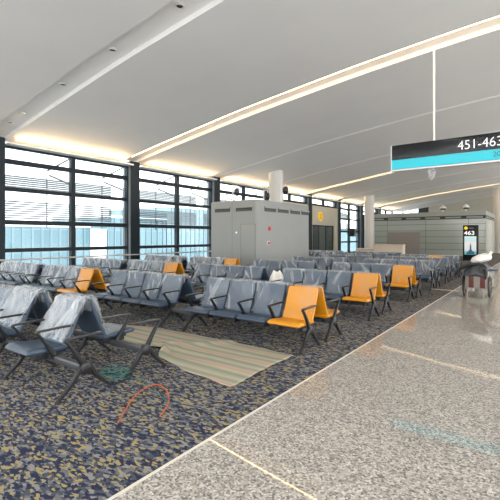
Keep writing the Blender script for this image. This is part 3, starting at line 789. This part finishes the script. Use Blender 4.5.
obj('yellow_disc', MB().lathe([(0.10,-0.128),(0.10,-0.115)], 0, 0, 24, 'z'), M['yellow'], tt, False, (-tw*0.32,0,0), (0,0,0))
d = tt.children[-1]; d.rotation_euler = (PI/2,0,0); d.location = (-tw*0.30, -0.245, ray(466, 228.2, Y=TY).z)
obj('caption', MB().box(-tw*0.12, tw*0.2, -0.124, -0.11, ray(466,228.6,Y=TY).z, ray(466,227.8,Y=TY).z), M['hoard'], tt, False)

mp = ray(353, 232.5, X=WX+0.75)
mo = thing('wall_monitor', 'dark monitor fixed on a bracket to the far window wall', 'monitor', (WX+0.36, mp.y, mp.z))
obj('bracket', MB().box(-0.06, 0.36, -0.06, 0.06, -0.06, 0.06), M['dark'], mo, False)
obj('screen_case', MB().box(0.32, 0.42, -0.65, 0.65, -0.36, 0.36, 0.02), M['black'], mo)
obj('stand_foot', MB().box(-0.06, 0.0, -0.2, 0.2, -0.2, 0.2), M['dark'], mo, False)

# yellow restroom style pictogram sign above the dark door
yp = ray(320.5, 216.5, X=WX+0.22)
ys = thing('yellow_sign', 'small round yellow pictogram sign on the beige wall above the dark door', 'sign', (WX+0.2, yp.y, yp.z))
obj('disc', MB().lathe([(0.36,0.0),(0.36,0.05)], 0, 0, 28, 'x'), M['yellow'], ys, False)
ic = MB().lathe([(0.10,0.0),(0.10,0.06)], -0.14, 0.14, 14, 'x').lathe([(0.10,0.0),(0.10,0.06)], 0.14, 0.14, 14, 'x').box(0, 0.06, -0.22, -0.06, -0.24, 0.03).box(0, 0.06, 0.06, 0.22, -0.24, 0.03)
obj('pictogram', ic, mat('orange_ink', (0.65,0.30,0.02), 0.5), ys, False)

# ------------------------------------------------------------------ cart with load
HX, HY = -1.355, 11.85
hc = thing('hand_cart', 'two-wheeled beige and red-brown hand cart on the stone walkway', 'cart', (HX, HY, 0))
R = 0.275
for s in (-1, 1):
    wv = MB(); rings = []
    for i in range(28):
        a = 2*PI*i/28; rings.append([(s*0.285+0.026*math.cos(q), (R-0.026+0.026*math.sin(q))*math.cos(a), R+(R-0.026+0.026*math.sin(q))*math.sin(a)) for q in [2*PI*j/8 for j in range(8)]])
    rings.append(rings[0]); wh = obj('wheel', wv.rings(rings, cap=False), M['tyre'], hc)
    sp = MB()
    for i in range(6):
        a = PI*i/6; sp.tube([(s*0.285,-math.cos(a)*(R-0.03),R-math.sin(a)*(R-0.03)),(s*0.285,math.cos(a)*(R-0.03),R+math.sin(a)*(R-0.03))], 0.006, 6)
    sp.tube([(s*0.24,0,R),(s*0.36,0,R)], 0.022, 10)
    obj('spokes', sp, M['steel'], wh)
obj('axle', MB().tube([(-0.36,0,R),(0.36,0,R)], 0.014), M['steel'], hc)
obj('bin', MB().box(-0.225, 0.225, -0.36, 0.42, 0.26, 0.56, 0.01), M['cartwood'], hc)
for x in (-0.085, 0.17): obj('painted_panel', MB().box(x-0.055, x+0.055, -0.372, -0.355, 0.27, 0.56, 0.004), M['cartred'], hc)
for s in (-1, 1):
    obj('leg', MB().tube([(s*0.18,-0.33,0.0),(s*0.18,-0.31,0.18),(s*0.12,-0.30,0.28)], 0.014).tube([(s*0.18,-0.31,0.18),(s*0.22,-0.30,0.28)], 0.011), M['steel'], hc)
    obj('handle', MB().tube([(s*0.2,0.40,0.50),(s*0.2,0.85,0.72),(s*0.2,1.0,0.74)], 0.014), M['steel'], hc)

dc = tag(obj('tarpaulin', MB(), M['darkcloth']), 'crumpled dark grey tarpaulin draped over the hand cart', 'tarpaulin')
mb = MB(); rr = []
for i in range(34):
    u = i/33; x = -0.34+0.62*u; ring = []
    zt = 0.58+0.30*(1-((u-0.62)/0.62)**2 if u < 0.62 else 1-((u-0.62)/0.55)**2)
    if u < 0.2: zt -= 0.10*(1-u/0.2)
    for j in range(28):
        v = j/27; y = -0.42+0.86*v
        e = min(1, v/0.22); e2 = min(1, (1-v)/0.15)
        z = 0.575+(zt-0.575)*math.sin(PI/2*e)*(0.5+0.5*e2)
        if x < -0.27: z = zt - 0.10*(1-e) - 0.30*max(0, -0.36-x)
        q = Vector((x*6, y*6, 1.3)); z += 0.035*noise.noise(q)+0.02*noise.noise(q*2.3)
        if x > -0.27: z = max(z, 0.568)
        ring.append((HX+x, HY+y-0.02*noise.noise(q*1.4), z))
    rr.append(ring)
mb.rings(rr, cap=False, closed=False); dc.data = mb.mesh('tarpaulin', M['darkcloth'])
so = dc.modifiers.new('thickness', 'SOLIDIFY'); so.thickness = 0.006; so.offset = 1
def lump(cx, cy, cz_, ax, ay, az, seed, amp=0.16, tilt=0.0, tip=None, n=22, m=14):
    mb = MB(); rings = []
    for i in range(m+1):
        t = -PI/2+PI*i/m; ring = []
        for j in range(n):
            a = 2*PI*j/n
            d = Vector((math.cos(t)*math.cos(a), math.cos(t)*math.sin(a), math.sin(t)))
            k = 1+amp*noise.noise(d*1.8+Vector((seed,0,0)))+amp*0.5*noise.noise(d*5+Vector((0,seed,0)))
            p = Vector((d.x*ax*k, d.y*ay*k, (d.z if d.z > 0 else d.z*0.75)*az*k))
            p.z += p.x*tilt
            ring.append((cx+p.x, cy+p.y, cz_+p.z))
        rings.append(ring)
    mb.rings(rings)
    if tip: mb.tube(tip[0], tip[1], 8)
    return mb
bag = lump(HX+0.09, HY-0.02, 0.985, 0.25, 0.2, 0.13, 3, 0.14, 0.22, ([(HX+0.27,HY-0.02,1.08),(HX+0.31,HY-0.02,1.13),(HX+0.33,HY-0.02,1.18)],[0.05,0.028,0.034]))
tag(obj('white_sack', bag, M['whitebag']), 'bulging white sack lying on top of the hand cart', 'sack')
def bundle(name, path, wid, thk, label, cat, m):
    mb = MB(); rings = []; path = [Vector(p) for p in path]
    path = smooth_path([tuple(p) for p in path], 5); n = len(path)
    for i, p in enumerate(path):
        t = (path[min(i+1,n-1)]-path[max(i-1,0)]).normalized(); a = Vector((0,1,0)); b = t.cross(a).normalized(); f = i/(n-1)
        k = math.sin(PI*min(1, max(0.04, 0.12+f*0.86)))**0.5; ring = []
        for j in range(16):
            q = 2*PI*j/16; r = 1+0.22*noise.noise(Vector((math.cos(q)*1.3, math.sin(q)*1.3, f*5)))
            ring.append(p+a*math.cos(q)*wid*k*r+b*math.sin(q)*thk*k*r)
        rings.append(ring)
    return tag(obj(name, mb.rings(rings), m), label, cat)
M['blackcloth'] = noisy('black_cloth', (0.010,0.012,0.016), (0.024,0.028,0.034), 9, 0.5, 0.6, 20)
bundle('rolled_cloth', [(HX+0.12,HY-0.22,0.865),(HX-0.12,HY-0.28,0.845),(HX-0.32,HY-0.33,0.755),(HX-0.43,HY-0.36,0.63),(HX-0.45,HY-0.36,0.53)], 0.13, 0.045, 'black rolled cloth drooping over the far-walkway side of the hand cart'.replace('far-walkway','carpet'), 'cloth', M['blackcloth'])
bundle('hanging_strap', [(HX+0.12,HY-0.40,0.86),(HX+0.22,HY-0.47,0.80),(HX+0.245,HY-0.48,0.68),(HX+0.235,HY-0.47,0.50)], 0.05, 0.045, 'black cloth bundle hanging down the hand cart below the white sack', 'cloth', M['blackcloth']).name = 'hanging_cloth'
bar = thing('blue_pole', 'short slate-blue pole end poking out from under the tarpaulin', 'pole', (HX+0.22, HY-0.2, 0.72))
obj('shaft', MB().tube([(-0.2,0.05,-0.02),(0.1,0,0.0),(0.27,0,0.01)], [0.03,0.035,0.02]), mat('slate_blue', (0.10,0.13,0.2), 0.5), bar)

# white sack standing between the seat blocks in the third row
bg_ = lump(-5.06, 8.05, 0.40, 0.20, 0.20, 0.38, 8, 0.30, -0.25)
for i, v in enumerate(bg_.v):
    if v[2] < 0.0: bg_.v[i] = (v[0], v[1], 0.0)
zmin = min(v[2] for v in bg_.v); bg_.v = [(a, b, c-zmin) for a, b, c in bg_.v]
tag(obj('white_sack', bg_, M['whitebag']), 'white sack standing in the gap between two grey seat benches', 'sack')

# ------------------------------------------------------------------ drop cloth, cables, scraps on the carpet
def cloth():
    out = []
    top = [(-6.3,4.30),(-5.2,4.56),(-4.0,4.59),(-3.2,4.58),(-2.62,4.55)]
    bot = [(-6.2,3.75),(-5.0,3.62),(-4.25,3.72),(-3.9,3.42),(-3.2,3.28),(-2.58,3.20)]
    def ev(c, t):
        x = c[0][0]+(c[-1][0]-c[0][0])*t
        for (a, b) in zip(c, c[1:]):
            if x <= b[0]+1e-6:
                s = (x-a[0])/(b[0]-a[0]); s = max(0,min(1,s)); s = s*s*(3-2*s); return Vector((x, a[1]+(b[1]-a[1])*s))
        return Vector(c[-1])
    mb = MB(); rr = []; nu, nv = 90, 40
    for i in range(nu+1):
        u = i/nu; a, b = ev(bot, u), ev(top, u); ring = []
        for j in range(nv+1):
            v = j/nv; p = a.lerp(b, v)
            z = 0.006
            q = Vector((p.x*1.1, p.y*4, 0.4))
            z += 0.030*max(0, noise.noise(q))**1.2 + 0.008*abs(noise.noise(Vector((p.x*4, p.y*9, 2))))
            # bunched fold along the lower edge by the gap
            f = math.exp(-((p.x+4.15)/0.28)**2)*math.exp(-((v-0.10)/0.22)**2); z += 0.07*f*(0.6+0.4*math.sin(v*22))
            f2 = math.exp(-((p.x-(-4.6+0.9*v))/0.10)**2); z += 0.025*f2
            ring.append((p.x+0.02*noise.noise(q*2), p.y+0.015*noise.noise(q*3+Vector((7,0,0))), z))
        rr.append(ring)
    return mb.rings(rr, cap=False, closed=False)
cl = obj('drop_cloth', cloth(), M['dropcloth']); tag(cl, 'striped pale green and pink cloth spread wrinkled on the patterned carpet', 'cloth')
so = cl.modifiers.new('thickness', 'SOLIDIFY'); so.thickness = 0.004; so.offset = 1

def fl(px, py, z=0.006):
    p = ray(px, py, Z=0.0); return Vector((p.x, p.y, z))
def cable(name, pts, r, m, label, z=0.005):
    pts = [fl(*p, z) if len(p) == 2 else Vector(p) for p in pts]
    o = obj(name, MB().tube(smooth_path([tuple(p) for p in pts], 6), r, 6), m); return tag(o, label, 'cable')
cable('cable', [(118,425),(126,411),(133,400),(142,392),(152,387),(160,387),(167,393),(169,402),(166,410),(160,418)], 0.006, M['orange_cable'], 'orange cable looped on the carpet below the first seat bench', 0.018)
random.seed(4)
cc = fl(115, 377); pts = []
for i in range(80):
    a = i*0.55; r = 0.115+0.055*math.sin(i*0.37)+0.05*random.random()
    pts.append((cc.x+r*math.cos(a)+0.015*random.random(), cc.y+r*0.9*math.sin(a), 0.006+0.0011*i))
tag(obj('cable_coil', MB().tube(smooth_path(pts, 4), 0.0032, 5), M['teal_cable']), 'tangled teal cable coil on the carpet between two bench feet', 'cable')
cable('cable', [(127,377),(134,379),(142,380),(150,385),(157,393),(162,398),(168,402),(179,404)], 0.004, M['teal_cable'], 'thin teal cable trailing from the coil across the carpet')
cb = thing('cardboard_strip', 'flat beige cardboard strip lying on carpet by the far walkway edge', 'cardboard', fl(444, 290, 0))
obj('strip', MB().box(-0.35, 0.35, -0.05, 0.05, 0.001, 0.012, 0.002), M['cardboard'], cb, False)
obj('flap', MB().box(0.1, 0.34, -0.09, -0.05, 0.001, 0.008, 0.002), M['cardboard'], cb, False)
